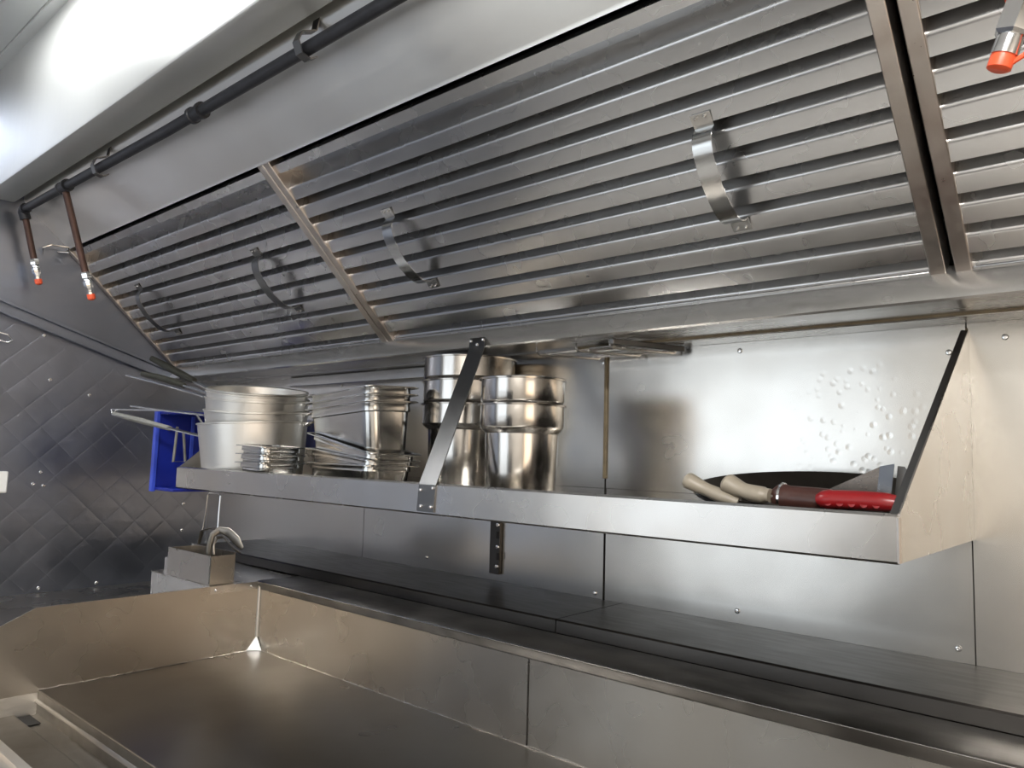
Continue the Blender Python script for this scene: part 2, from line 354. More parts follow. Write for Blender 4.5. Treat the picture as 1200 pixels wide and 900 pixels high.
# grease trough, underside strip with seam, wall angle
MB().xsheet([(-.112, .2150), (-.1235, .2045), (-.1255, .2020), (-.1320, .1765), (-.1300, .1740), (-.112, .1735)], XL+.005, XR-.01, .002).build('grease_trough', M_hood, hood, bevel=0)
MB().box(XL+.005, XR-.01, -.116, -.0502, .1740, .1760).build('underside_strip', M_hood, hood)
MB().box(-.70, XR-.01, -.0545, -.0495, .1715, .1755).build('sealant_line', M_gold, hood)
MB().box(XL+.005, XR-.01, -.0495, -.0005, .1705, .1755).build('wall_angle', M_hood, hood, bevel=.001)
MB().box(-1.55, -.93, -.026, -.0005, .1475, .1700).build('wall_channel', M_hood, hood, bevel=.002)
def S2(s, d):                     # slope length from the top edge, depth off the filter plane (towards the room)
    L = math.hypot(1, K); return (TY + s/L - d*K/L, TZ - s*K/L - d/L)
SLEN = (BY-TY)*math.hypot(1, K)
def make_filter(x0, x1, label, hx):
    f = thing('baffle_filter', label, 'filter', ((x0+x1)/2, BY, BZ), 'baffle filters under the hood')
    prof = [S2(.006, -.016)]
    prof += [S2(.008, .0), S2(.0225, .0), S2(.0228, -.014)]
    r0_, pitch = .0500, .0348
    j = 0
    while r0_+j*pitch < SLEN-.005:
        c = r0_+j*pitch
        prof += [S2(c-.0150, -.0230), S2(c-.0026, -.0042), S2(c-.0018, -.0026), S2(c-.0008, -.0013), S2(c+.0004, -.0004), S2(c+.0018, .0001), S2(c+.0032, .0004), S2(min(c+.0197, SLEN-.002), .0028), S2(min(c+.0199, SLEN-.0015), -.0255)]
        j += 1
    MB().xsheet(prof, x0+.014, x1-.014, .0012).build('baffles', M_baf, f, angle=25)
    for xx in (x0, x1-.0155):
        q = [(*S2(-.001, .0045),), (*S2(SLEN, .0045),), (*S2(SLEN, -.026),), (*S2(-.001, -.026),)]
        MB().xprism(q, xx, xx+.0155).build('frame_rail', M_rail, f, bevel=.0012)
    q = [S2(SLEN-.006, .003), S2(SLEN+.001, .003), S2(SLEN+.001, -.016), S2(SLEN-.006, -.016)]
    MB().xprism(q, x0+.0156, x1-.0156).build('bottom_rail', M_baf, f, bevel=.001)
    for x in hx:
        w = .0112
        pr = []
        s0, s1 = .143, .259
        pr += [S2(s0-.016, .0040), S2(s0, .0040)]
        for k in range(1, 14):
            t = k/14*math.pi; pr.append(S2(s0+(s1-s0)*(1-math.cos(t))/2*1.0, 0.0040+.030*math.sin(t)**.75))
        pr += [S2(s1, .0040), S2(s1+.016, .0040)]
        h = MB().xsheet(pr, x-w, x+w, .0012).build('handle', M_strap if x < -1.2 else M_pan, f)
        for e in (s0-.012, s1+.012):
            for dx in (-.005, .005):
                y, z = S2(e, .0052); screw_mb((x+dx, y, z), (0, -K, -1), .0018).build('rivet', M_chrome, h)
    return f
make_filter(XL+.006, -1.0790, 'leftmost dark baffle filter under the hood, nearest the side wall', (-1.772, -1.262))
make_filter(-1.0775, -.1690, 'middle long baffle filter under the hood with two strap handles', (-.882, -.362))
make_filter(-.1610, .7500, 'rightmost baffle filter, cut off by the right edge of the photo', (.06, .57))

# fire suppression pipe
PY, PZ = -.500, .505
pipe = thing('suppression_pipe', 'dark greasy pipe running along the inside of the hood with drop nozzles', 'pipe', (-1, PY, PZ))
MB().tube([(-1.900, PY, PZ+.012), (-1.2, PY, PZ), (.9, PY, PZ)], .0085, 14).build('pipe_run', M_pipe, pipe)
def fitting(c, ax, r, l): return MB().lathe([(0, -l/2), (r, -l/2), (r, -l/2+.006), (r*.86, -l/2+.007), (r*.86, l/2-.007), (r, l/2-.006), (r, l/2), (0, l/2)], c, 18, ax)
fitting((-1.09, PY, PZ), (1, 0, 0), .0125, .034).build('coupling', M_pipe, pipe)
def hanger(x):
    pts = [(x, -.489, .55), (x, -.492, .532), (x, -.512, .522), (x, -.517, .508), (x, -.511, .4935), (x, -.498, .490), (x, -.488, .497)]
    m = MB()
    m.xsheet([(p_[1], p_[2]) for p_ in pts], x-.007, x+.007, .0016)
    return m.build('pipe_hanger', M_strap, pipe)
for x in (-1.46, -.80): hanger(x)
def drop(px0, top, bottom, copper, tee):
    top, bottom = Vector(top), Vector(bottom); d = (bottom-top).normalized()
    if tee: fitting(top, (1, 0, 0), .0125, .036).build('pipe_tee', M_pipe, pipe)
    else: MB().tube([top+Vector((.016, 0, 0)), top+Vector((.004, 0, -.001)), top+Vector((0, 0, -.006)), top+d*.022], .0115, 14).build('pipe_elbow', M_pipe, pipe)
    L = (bottom-top).length
    MB().tube([top+d*.010, top+d*(L-.055)], .0068, 12).build('drop_pipe', copper, pipe)
    n = MB()
    n.lathe([(0, 0), (.0085, 0), (.0098, .003), (.0098, .012), (.007, .014), (.007, .017), (0, .017)], top+d*(L-.058), 6, d)
    n.lathe([(0, 0), (.0078, 0), (.0088, .002), (.0088, .014), (.0062, .018), (.0062, .028), (0, .028)], top+d*(L-.041), 8, d)
    nz = n.build('nozzle', M_chrome, pipe)
    MB().lathe([(0, 0), (.0074, 0), (.0078, .002), (.0074, .010), (.004, .0125), (0, .013)], top+d*(L-.013), 14, d).build('nozzle_cap', M_cap, nz)
    return nz
a = at(28, 243, 'y', PY); b = at(46, 334, 'x', -1.90); drop(0, (a.x, PY, PZ+.012), b, M_cop, False)
a = at(75, 226, 'y', PY); b = at(108, 352, 'x', -1.655); drop(0, (a.x, PY, PZ+.008), b, M_cop, True)
# near drop at right: big nozzle in front of the right filter
t_ = Vector((-.038, PY, PZ)); b_ = at(1166, 92, 'y', -.5)
pt = at(1205, -10, 'y', -.5); d_ = (b_-pt).normalized(); t2 = pt-d_*.22
fitting((t2.x, PY, PZ), (1, 0, 0), .0125, .036).build('pipe_tee', M_pipe, pipe)
MB().tube([(t2.x, PY, PZ), t2+Vector((0, 0, -.03)), pt-d_*.012], .0068, 12).build('drop_pipe', M_cop, pipe)
MB().lathe([(0, 0), (.0095, 0), (.0105, .003), (.0105, .016), (0, .016)], pt-d_*.0105, 16, d_).build('red_collar', M_cap, pipe)
n = MB().lathe([(0, 0), (.0092, 0), (.0102, .002), (.0102, .018), (.0085, .020), (.0, .020)], pt+d_*.006, 6, d_)
n.lathe([(0, 0), (.0070, 0), (.0074, .004), (.0074, .012), (0, .012)], pt+d_*.025, 20, d_)
nz = n.build('nozzle', M_chrome, pipe)
e = pt+d_*.036
MB().lathe([(0, 0), (.0064, 0), (.0068, .002), (.0066, .0085), (.005, .0095), (0, .0095)], e, 20, d_).build('nozzle_cap', M_cap, nz)
MB().tube([e+d_*.008+Vector((.004, 0, 0)), e+d_*.006+Vector((.012, 0, .002)), e+Vector((.020, 0, .008)), e-d_*.014+Vector((.024, 0, .006)), pt+Vector((.012, 0, 0))], .0016, 8).build('cap_strap', M_cap, nz)
# wire clip at the left end of the filters
a = at(70, 292, 'x', XL+.02)
wc = thing('wire_clip', 'small bent wire clip at the upper left corner of the filters', 'clip', a)
MB().tube([(XL+.004, a.y-.03, a.z-.016), (XL+.02, a.y-.035, a.z-.004), (XL+.03, a.y-.02, a.z+.004), (XL+.03, a.y+.015, a.z+.006), (XL+.02, a.y+.02, a.z-.003), (XL+.006, a.y, a.z-.004)], .0022, 8).build('wire', M_chrome, wc)

# ------------------------------------------------------------------ wall shelf
SX0, SX1, SY, SZ = -1.477, -.174, -.310, -.0745
sh = thing('wall_shelf', 'long stainless wall shelf with a raised front lip and triangular right end', 'shelf', (-.8, 0, SZ))
MB().box(SX0, SX1, SY+.001, -.0005, SZ-.003, SZ).build('shelf_deck', M_shelf, sh)
MB().xsheet([(SY+.003, SZ-.004), (SY, SZ-.003), (SY-.0005, -.0405), (SY+.0015, -.0395), (SY+.006, -.0400)], SX0, SX1, .0016).build('front_lip', M_shelf, sh)
MB().poly([(SX1, SY, SZ-.004), (SX1, SY, -.038), (SX1, -.0005, .163), (SX1, -.0005, SZ-.004)], (.002, 0, 0)).build('end_gusset', M_shelf, sh)
MB().poly([(SX1-.006, SY, -.038), (SX1-.006, -.0005, .163), (SX1-.006, -.0005, .1575), (SX1-.006, SY+.003, -.043)], (.0065, 0, 0)).build('gusset_flange', M_strap, sh)
MB().poly([(SX0-.002, SY, SZ-.004), (SX0-.002, SY, -.041), (SX0-.002, -.255, .005), (SX0-.002, -.0005, .005), (SX0-.002, -.0005, SZ-.004)], (.002, 0, 0)).build('end_plate', M_shelf, sh)
MB().tube([(SX1+.001, SY-.001, SZ-.004), (SX1+.001, SY-.001, -.041)], .0018, 6).build('weld_bead', M_rail, sh)
MB().box(-.80, -.42, -.0045, -.0005, SZ+.0002, SZ+.0035).build('sealant_bead', M_gold, sh)
# support strap from the lip up to the grease trough
A0 = Vector((-.751, SY-.002, -.076)); A1 = Vector((-.748, SY-.002, -.040)); A2 = at(559, 409, 'y', -.155); A3 = at(560, 396, 'y', -.1305)
hw = .0165
st = MB()
P = [A0, A1, A2, A3]
vs = []
for k, p_ in enumerate(P): vs.append([st.bm.verts.new(p_+Vector((dx, dy, 0))) for dx, dy in ((-hw, 0), (hw, 0), (hw, -.0018), (-hw, -.0018))])
for i in range(3):
    for k in range(4): st.bm.faces.new((vs[i][k], vs[i][(k+1) % 4], vs[i+1][(k+1) % 4], vs[i+1][k]))
st.bm.faces.new(vs[0]); st.bm.faces.new(vs[-1][::-1])
sto = st.build('support_strap', M_strap, sh)
for px, py in ((493, 574), (507, 572), (493, 593), (505, 594)): screw_mb(at(px, py, 'y', SY-.0045), (0, -1, 0), .0026).build('rivet', M_chrome, sto)
for px, py, yy in ((552, 400, -.1500), (566, 398, -.1450), (559, 404, -.1560)): screw_mb(at(px, py, 'y', yy-.004), (0, -1, 0), .0026).build('rivet', M_chrome, sto)

# slotted bracket on the wall below the shelf
br = thing('slotted_bracket', 'narrow dark slotted bracket screwed to the wall below the shelf', 'bracket', (-.900, 0, -.16))
MB().box(-.914, -.890, -.007, -.0005, -.205, -.079).build('bracket_plate', M_flue, br, bevel=.001)
for py in (615, 641, 664): screw_mb(at(583.5-.03*(py-615), py, 'y', -.0078), (0, -1, 0), .0042).build('screw', M_chrome, br)
for py in (627, 652):
    q = at(583.5, py, 'y', -.0075); MB().box(q.x-.003, q.x+.003, -.0085, -.007, q.z-.006, q.z+.006).build('slot', M_seam, br)

cw = thing('loose_wire', 'thin loose wire strung along the wall behind the pots', 'wire', at(215, 446, 'y', -.03))
MB().tube([at(212, 447, 'y', -.03), at(240, 444, 'y', -.03), at(268, 447, 'y', -.03), at(296, 439, 'y', -.03), at(330, 440, 'y', -.03), at(348, 436, 'y', -.004)], .0022, 8).build('wire', M_strap, cw)
# wire rack hooked under the hood above the shelf
wr = thing('wire_rack', 'wire hook rack fixed under the hood above the inserts', 'rack', (-.66, -.06, .165))
m = MB()
for x in (-.735, -.660, -.600):
    m.tube([(x, -.108, .171), (x+.002, -.109, .163), (x+.004, -.104, .1595), (x+.05, -.012, .160), (x+.052, -.006, .166)], .0020, 8)
m.tube([(-.745, -.090, .1615), (-.585, -.090, .1615)], .0018, 8); m.tube([(-.70, -.022, .162), (-.54, -.022, .162)], .0018, 8)
m.build('wires', M_chrome, wr)
MB().poly([(-.60, -.110, .1725), (-.592, -.110, .1725), (-.532, -.012, .1695), (-.540, -.012, .1695)], (0, 0, -.008)).build('bar', M_strap, wr, bevel=.001)
MB().box(-.66, -.615, -.075, -.030, .166, .1695).build('clip_plate', M_pan, wr, bevel=.001)

# ------------------------------------------------------------------ round inserts
def make_insert(r, h, label, band=.030, grp='round deep inserts on the shelf'):
    t = thing('round_insert', label, 'insert pan', (0, 0, 0), grp)
    ro = r; rb = r*.87; th = .0012
    prof = [(0, 0), (rb*.80, 0), (rb*.90, .003), (rb*.93, .008), (rb*.985, h-band-.004), (ro*.955, h-band+.002), (ro*.99, h-band+.006), (ro*.985, h-.005), (ro*.985, h-.003),
            (ro+.0022, h-.0028), (ro+.0026, h-.0008), (ro+.001, h+.0004), (ro*.97, h), (ro*.97, h-band+.007), (rb*.965, h-band-.004), (rb*.90, .009), (rb*.86, .004), (0, .003)]
    MB().lathe(prof, seg=64).build('body', M_ins, t)
    return t
def nest(base, r, h, n, step, x, y, z, labels):
    o0 = make_insert(r, h, labels[0], step+.001)
    for i in range(n):
        o = o0 if i == 0 else copy_tree(o0)
        o['label'] = labels[i]; o.location = W((x, y, z+i*step)); o.rotation_euler.z = i*.7
nest(0, .0600, .147, 2, .0360, -.686, -.195, SZ+.0005, ('lower of the two round steel inserts nested right of the support strap', 'upper round steel insert of the shorter nested pair, right of the strap'))
nest(0, .0790, .160, 3, .0390, -.903, -.083, SZ+.0005, ('bottom round insert of the tall nested stack behind the support strap', 'middle round insert of the tall nested stack behind the support strap', 'top round insert of the tall nested stack, its rim under the hood'))

# ------------------------------------------------------------------ rectangular steam table pans
def make_pan(hx, hy, d, label, grp, cr=.022, fl=.0075):
    t = thing('steam_pan', label, 'pan', (0, 0, 0), grp)
    ix, iy = hx-fl, hy-fl; tp = .006; th = .001
    rings = [(ix-tp-.008, iy-tp-.008, cr-.006, 0), (ix-tp-.002, iy-tp-.002, cr-.003, .0015), (ix-tp, iy-tp, cr, .006), (ix-.002, iy-.002, cr, d*.80), (ix+.0005, iy+.0005, cr, d*.82), (ix, iy, cr, d-.003), (ix+.0015, iy+.0015, cr, d-.001),
             (hx, hy, cr*.6, d-.002), (hx, hy, cr*.6, d-.0006), (hx-.001, hy-.001, cr*.6, d), (ix, iy, cr, d+.0004), (ix-th, iy-th, cr, d-.002), (ix-tp-th, iy-tp-th, cr, .007), (ix-tp-.009, iy-tp-.009, cr-.006, .0015)]
    MB().loft(rings).build('body', M_pan, t, angle=50)
    return t
def put(o, p, rz=0, rx=0, ry=0, label=None):
    o.location = W(p); o.rotation_euler = Euler((rx, ry, rz), 'XYZ')
    if label: o['label'] = label
    return o
R = math.radians
g = 'large rectangular pans stacked on the shelf'
rz = -R(8)
dx_, dy_ = Vector((math.cos(rz), math.sin(rz))), Vector((-math.sin(rz), math.cos(rz)))
c0 = at(430, 523, 'y', -.268)
PHX, PHY = .115, .052
ctr = Vector((c0.x, c0.y)) - dx_*PHX + dy_*PHY
big = make_pan(PHX, PHY, .055, 'x', g)
for i, (dz, tilt, lb) in enumerate(((.0005, 0, 'bottom pan of the large rectangular stack standing on the shelf'), (.0090, 4.5, 'second pan from the bottom of the large rectangular stack'), (.020, 9.0, 'third pan of the large rectangular stack, tilted with its left side raised'))):
    o = big if i == 0 else copy_tree(big); t_r = R(tilt)
    put(o, (ctr.x, ctr.y, SZ+dz+(PHX-.01)*math.sin(t_r)), rz, 0, t_r, lb)
shal = make_pan(PHX-.001, PHY-.001, .088, 'x', g)
put(shal, (ctr.x+.001, ctr.y, -.0080), rz, R(2), -R(2.5), 'deep pan resting on the tilted pans of the large rectangular stack')
for i, lb in enumerate(('second pan from the top of the large rectangular stack', 'topmost pan of the large rectangular stack between pots and inserts')):
    o = copy_tree(shal); put(o, (ctr.x+.001, ctr.y, -.0080+.0118*(i+1)), rz, R(2), -R(2.5), lb)
g = 'small pans stacked in front of the pots'
sm = make_pan(.053, .045, .052, 'x', g, cr=.018, fl=.006)
for i, lb in enumerate(('bottom small pan of the three in front of the pots', 'middle small pan of the three in front of the pots', 'top small pan of the three in front of the pots')):
    o = sm if i == 0 else copy_tree(sm)
    put(o, (-1.224, -.262, SZ+.0005+i*.0145), -R(3), 0, R(0 if i == 0 else 1.0*i), lb)

# ------------------------------------------------------------------ pots with wire handles
def pot(r_t, r_b, h, label, matr=None):
    t = thing('saucepan', label, 'pot', (0, 0, 0), 'aluminium pots stacked at the left end of the shelf')
    prof = [(0, 0), (r_b-.006, 0), (r_b-.001, .002), (r_b, .007), (r_t-.0005, h-.003), (r_t+.002, h-.002), (r_t+.0022, h), (r_t, h+.0008), (r_t-.002, h-.001), (r_b-.003, .008), (r_b-.009, .003), (0, .003)]
    MB().lathe(prof, seg=72).build('body', matr or M_alu, t)
    return t
def local(t, p): return (t.matrix_basis.inverted() @ W(p))/S
def add_handle(t, pts_grip, pts_wire, gmat, flat=.6, loop=False, gr=.0075, two=True):
    # points given in room coordinates; stored in the pot's own space
    inv = t.matrix_basis.inverted()
    L_ = lambda p: (inv @ W(p))/S
    if pts_grip:
        P_ = [L_(p) for p in pts_grip]; n = len(P_)
        h = MB().tube(P_, [gr*(.75 if i in (0, n-1) else 1) for i in range(n)], 12, flat=flat).build('handle', gmat, t)
        h['label'] = 'rubber gripped handle' if gmat is M_olive else 'grey grip handle'
    m = MB()
    for off in ((-.004, .004) if two else (0,)):
        m.tube([L_(Vector(p)+Vector((0, off, 0))) for p in pts_wire], .0021, 8)
    m.build('handle_wire', M_chrome, t)
def hook(t, ang, h, r):
    a = Vector((math.cos(ang), math.sin(ang), 0)); b = Vector((-a.y, a.x, 0))
    MB().tube([a*r+b*.010+Vector((0, 0, h-.008)), a*(r+.010)+b*.010+Vector((0, 0, h-.002)), a*(r+.016)+b*.004+Vector((0, 0, h)), a*(r+.016)-b*.004+Vector((0, 0, h)), a*(r+.010)-b*.010+Vector((0, 0, h-.002)), a*r-b*.010+Vector((0, 0, h-.008))], .0017, 8).build('helper_hook', M_chrome, t)
PX_, PY_ = -1.371, -.209
cdir = (Vector((0, -1, 0))-Vector((PX_, PY_, 0))).normalized()
TA = Vector((0, 0, 1)).cross(cdir)
def lean(o, p, toward, roll=0):
    o.rotation_mode = 'QUATERNION'
    o.rotation_quaternion = (Matrix.Rotation(R(roll), 3, cdir) @ Matrix.Rotation(R(toward), 3, TA)).to_quaternion()
    o.location = W(p); bpy.context.view_layer.update()
    return o
p0 = lean(pot(.104, .0925, .123, 'largest tapered pot at the bottom of the pot stack on the left'), (PX_+.004, PY_, SZ+.0035), .5, 3.0)
specs = [(.099, .093, .062, .078, 'straight-sided pot second from the bottom of the stack, thin wire handles', 6, 1.5),
         (.0985, .0925, .070, .102, 'third pot from the bottom of the pot stack, bare wire handle', 8, .5),
         (.097, .0915, .070, .113, 'pot second from the top of the pot stack, dark gripped handle', 8.5, 0),
         (.0955, .0905, .070, .118, 'topmost open pot of the stack at the left end', 9, 0)]
pots = []
for rt, rb, h_, zr, lb, tw, rl in specs:
    q = lean(pot(rt, rb, h_, lb), (PX_, PY_, 0), tw, rl)
    ctr_rim = Vector((PX_+.002, PY_, zr)); axis = q.rotation_quaternion @ Vector((0, 0, 1))
    q.location = W(ctr_rim-axis*h_); bpy.context.view_layer.update(); pots.append(q)
def A(px, py, y): return at(px, py, 'y', y)
yh, yt_ = -.292, -.355
add_handle(p0, [A(134, 485, yt_), A(165, 493, -.335), A(199, 502, -.315)], [A(133, 480, yt_), A(134, 486, yt_), A(199, 502, -.315), A(236, 511, yh)], M_grey, .8, gr=.0078)
add_handle(pots[0], None, [A(243, 506, yh), A(230, 485, -.300), A(190, 481, -.320), A(133, 480, yt_)], M_chrome, two=False)
add_handle(pots[0], None, [A(153, 476, -.345), A(200, 482, -.315), A(245, 487, yh), A(249, 500, yh)], M_chrome, two=False)
add_handle(pots[1], None, [A(150, 440, -.345), A(200, 453, -.315), A(246, 466, yh)], M_chrome)
add_handle(pots[2], [A(167, 438, -.320), A(185, 442, -.308), A(207, 448, -.290), A(216, 452, -.285)], [A(214, 451, -.285), A(248, 462, -.268)], M_olive, 1.0, gr=.0070)
add_handle(pots[3], [A(178, 420, -.30), A(195, 429, -.285), A(215, 440, -.270), A(228, 446, -.262)], [A(226, 446, -.262), A(252, 459, -.245)], M_olive, 1.0, gr=.0080)
for t, h_, r_ in ((p0, .123, .104), (pots[0], .062, .099), (pots[1], .070, .0985), (pots[3], .070, .0955)): hook(t, R(38), h_, r_)

# ------------------------------------------------------------------ blue crate between shelf end and side wall
cr = thing('plastic_crate', 'blue plastic crate standing on edge beyond the left end of the shelf', 'crate', (-1.56, -.15, -.09))
cx0, cx1, cy0, cy1, cz0, cz1 = -1.640, -1.545, -.288, -.040, -.092, .075
m = MB()
m.box(cx0, cx1, cy1-.006, cy1, cz0, cz1)
m.box(cx0, cx0+.006, cy0+.002, cy1-.006, cz0, cz1)
m.box(cx0+.006, cx1, cy0+.002, cy1-.006, cz0, cz0+.006); m.box(cx0+.006, cx1, cy0+.002, cy1-.006, cz1-.006, cz1)
m.build('crate_shell', M_blue, cr, bevel=.001)
MB().box(cx0-.003, cx0+.010, cy0-.004, cy0+.004, cz0-.003, cz1+.003).build('crate_rim', M_blue2, cr, bevel=.001)
for y in (-.215, -.120):
    MB().box(cx0+.007, cx0+.010, y, y+.008, cz0+.007, cz1-.007).build('crate_rib', M_blue2, cr, bevel=.001)
lt = MB()
a = at(208, 500, 'x', -1.590); b = at(203, 541, 'x', -1.590); c = at(217, 541, 'x', -1.590); d = at(215, 505, 'x', -1.590)
lt.tube([a, b, c, d], .003, 8)
tag(lt.build('wire_bracket', M_grey, org=tuple(b)), 'pale U-shaped wire bracket hung in the blue crate', 'bracket')

# ------------------------------------------------------------------ skillet and utensils at the right end
sk = thing('skillet', 'wide black iron skillet lying behind the shelf lip', 'pan', (0, 0, 0))
r_ = .117
MB().lathe([(0, 0), (r_*.70, 0), (r_*.78, .003), (r_*.99, .030), (r_+.002, .0315), (r_+.001, .033), (r_*.985, .0325), (r_*.76, .006), (r_*.68, .0035), (0, .0035)], seg=72).build('body', M_iron, sk)
put(sk, (-.306, -.158, SZ+.0195), 0, R(7.5), R(1))
# dark cutting tools under the grips
def grip(name, label, pts, rads, mat, flat, cat='utensil', blade=None):
    t = thing(name, label, cat, pts[0])
    h = MB().tube(pts, rads, 16, flat=flat).build('handle', mat, t)
    return t, h
def curve(p, q, n, bow=(0, 0, 0)):
    p, q, bow = Vector(p), Vector(q), Vector(bow)
    return [p.lerp(q, i/(n-1))+bow*math.sin(math.pi*i/(n-1)) for i in range(n)]
def grip_r(n, r, head=1.2):
    out = []
    for i in range(n):
        t = i/(n-1); k = head*(1-t)+.95*t
        k *= 1-.16*math.exp(-((t-.42)/.18)**2)
        k *= min(1, math.sqrt(max(0.0, 1-(1-min(t/.13, 1))**2))+.02)
        if t > .9: k *= .85
        out.append(r*k)
    return out
yg = -.285
a, b = at(801, 560, 'y', yg), at(866, 589, 'y', yg+.01)
t, h = grip('serving_tongs', 'leftmost ivory gripped utensil poking over the shelf lip', curve(a, b, 22, (0, 0, -.0015)), grip_r(22, .0100), M_ivory, .75)
MB().tube(curve(b, (-.30, -.265, -.060), 5), [.004]*5, 10, flat=.4).build('shank', M_blade, t)
a, b = at(848, 563, 'y', yg+.008), at(903, 581, 'y', yg+.008)
t, h = grip('serving_tongs', 'second ivory gripped utensil, beside the dark wooden handle', curve(a, b, 22, (0, 0, -.0035)), grip_r(22, .0112), M_ivory, .75)
MB().tube(curve(b, b+Vector((.05, .03, -.006)), 5), [.0035]*5, 10, flat=.5).build('shank', M_chrome, t)
a, b = at(815, 577, 'y', yg+.022), at(862, 597, 'y', yg+.022)
t, h = grip('kitchen_shears', 'black handled tool lying under the ivory grips', curve(a, b, 8), [.004, .007, .008, .008, .007, .007, .006, .004], M_black, .5)
MB().tube(curve(b, b+Vector((.04, .01, -.003)), 4), [.004]*4, 8, flat=.3).build('blade', M_blade, t)
a, b = at(905, 582, 'y', -.268), at(985, 589, 'y', -.268)
t, h = grip('carving_knife', 'knife with dark brown wooden handle and steel butt band', curve(a, b, 12), [.0070, .0122, .0138]+[.0122]*7+[.011, .009], M_wood, 1.0)
dd = (b-a).normalized()
MB().lathe([(.0128, 0), (.0146, .0005), (.0146, .0028), (.0128, .0033)], a+dd*.009, 24, dd).build('end_band', M_chrome, t)
for k in (.35, .62): screw_mb(a.lerp(b, k)+Vector((0, -.0098, 0)), (0, -1, 0), .0022).build('rivet', M_chrome, h)
MB().poly([a+dd*.02+Vector((0, -.001, .0112)), b+Vector((.0, -.001, .0112)), b+Vector((.035, .0, .006)), b+Vector((.035, .0, -.012)), a+dd*.02+Vector((0, -.001, .006))], (0, .0018, 0)).build('blade', M_blade, t)
a, b = at(958, 585, 'y', -.285), at(1052, 590, 'y', -.285)
t, h = grip('boning_knife', 'knife with a bright red dimpled handle at the shelf end', curve(a, b, 14, (0, 0, .001)), [.006, .0095, .0105]+[.0100]*9+[.0092, .008], M_red, .85)
for k in range(5):
    q = a.lerp(b, .18+.15*k)+Vector((0, -.0086, -.002)); MB().lathe([(0, .0004), (.0016, .0005), (.0030, .0007), (.0034, .0), (0, -.0002)], q, 12, (0, -1, 0)).build('dimple', M_red, h)
MB().poly([b+Vector((-.004, .0, .006)), b+Vector((.006, .0, .006)), b+Vector((.006, .0, -.010)), b+Vector((-.004, .0, -.010))], (0, .0018, 0)).build('blade', M_blade, t)
# turner with a wide triangular blade
yt = -.20
t = thing('griddle_turner', 'wide griddle turner with a light edge strip, standing behind the red handle', 'turner', at(1000, 585, 'y', yt))
q = [at(960, 578, 'y', yt), at(1031, 547, 'y', yt), at(1028, 584, 'y', yt), at(965, 588, 'y', yt)]
MB().poly(q, (0, .0016, 0)).build('blade', M_blade, t)
q = [at(1031, 546.5, 'y', yt), at(1048, 543.5, 'y', yt-.004), at(1044, 582, 'y', yt-.004), at(1027, 583, 'y', yt)]
MB().poly(q, (0, .0016, 0)).build('bevel_edge', M_pan, t)
MB().tube([at(965, 582, 'y', yt), at(930, 588, 'y', yt-.01), at(900, 592, 'y', yt-.01)], .004, 8).build('handle', M_black, t)
t = thing('scraper', 'small dark scraper blade tucked against the triangular shelf end', 'scraper', at(1057, 580, 'y', -.19))
q = [at(1052, 546, 'y', -.19), at(1060, 547, 'y', -.19), at(1066, 556, 'y', -.19), at(1064, 588, 'y', -.19), at(1048, 588, 'y', -.19)]
MB().poly(q, (0, .0016, 0)).build('blade', M_strap, t)
MB().box(-.215, -.185, -.205, -.190, SZ+.0005, SZ+.018).build('handle', M_black, t, bevel=.004)

# ------------------------------------------------------------------ flue riser, gutter, griddle
fl = thing('flue_riser', 'long black flue ledge behind the griddle below the wall shelf', 'flue', (-.8, -.08, -.22))
for x0, x1 in ((-1.68, -.6425), (-.6410, XR-.02)):
    MB().xsheet([(-.0008, -.2175), (-.162, -.2185), (-.1645, -.2205), (-.1650, -.236), (-.1625, -.239)], x0, x1, .0022).build('flue_cover', M_flue, fl)
MB().box(-1.68, XR-.02, -.160, -.001, -.60, -.2245).build('flue_body', M_flue, fl)
gr = thing('flat_top_griddle', 'wide stainless flat top griddle with tall splash guards', 'griddle', (-.5, -.42, -.5))
YS = -.250; GX0 = -1.252; GX1 = XR-.03; GZ = -.3565
MB().xsheet([(-.1655, -.262), (-.1655, -.2375), (-.168, -.2365), (YS-.002, -.2355), (YS-.0045, -.2368), (YS-.0045, -.2392), (YS+.0035, -.2525), (YS+.0035, -.256)], GX0-.002, GX1, .0018).build('rear_gutter', M_gut, gr)
MB().xsheet([(YS-.0005, -.2349), (YS-.004, -.2356), (YS-.0062, -.2372), (YS-.0055, -.2400), (YS+.0025, -.2530)], GX0, GX1, .0008).build('rolled_edge', M_gut, gr)
MB().tube([(GX0, YS-.0062, -.2366), (GX1, YS-.0062, -.2366)], .0010, 8).build('edge_highlight', M_pan, gr)  # shiny tube added to stand in for the highlight along the worn edge
for x0, x1 in ((GX0, -.6185), (-.6165, GX1)):
    MB().box(x0, x1, YS+.0005, YS+.0030, GZ-.002, -.2515).build('back_splash', M_spl, gr)
MB().box(-.6182, -.6168, YS-.0008, YS+.003, GZ, -.254).build('splash_seam', M_seam, gr)
yb0, yb1 = -.6085, -.83
MB().poly([(GX0-.0025, YS+.003, GZ-.03), (GX0-.0025, YS+.003, -.237), (GX0-.0025, yb0, -.2385), (GX0-.0025, yb1, -.345), (GX0-.0025, yb1, GZ-.06), (GX0-.0025, -.597, GZ-.06), (GX0-.0025, -.597, GZ-.03)], (.0025, 0, 0)).build('side_splash', M_spl, gr)
MB().tube([(GX0+.001, YS-.001, -.242), (GX0+.001, YS-.001, GZ+.022)], .0022, 8).build('corner_weld', M_alu, gr)
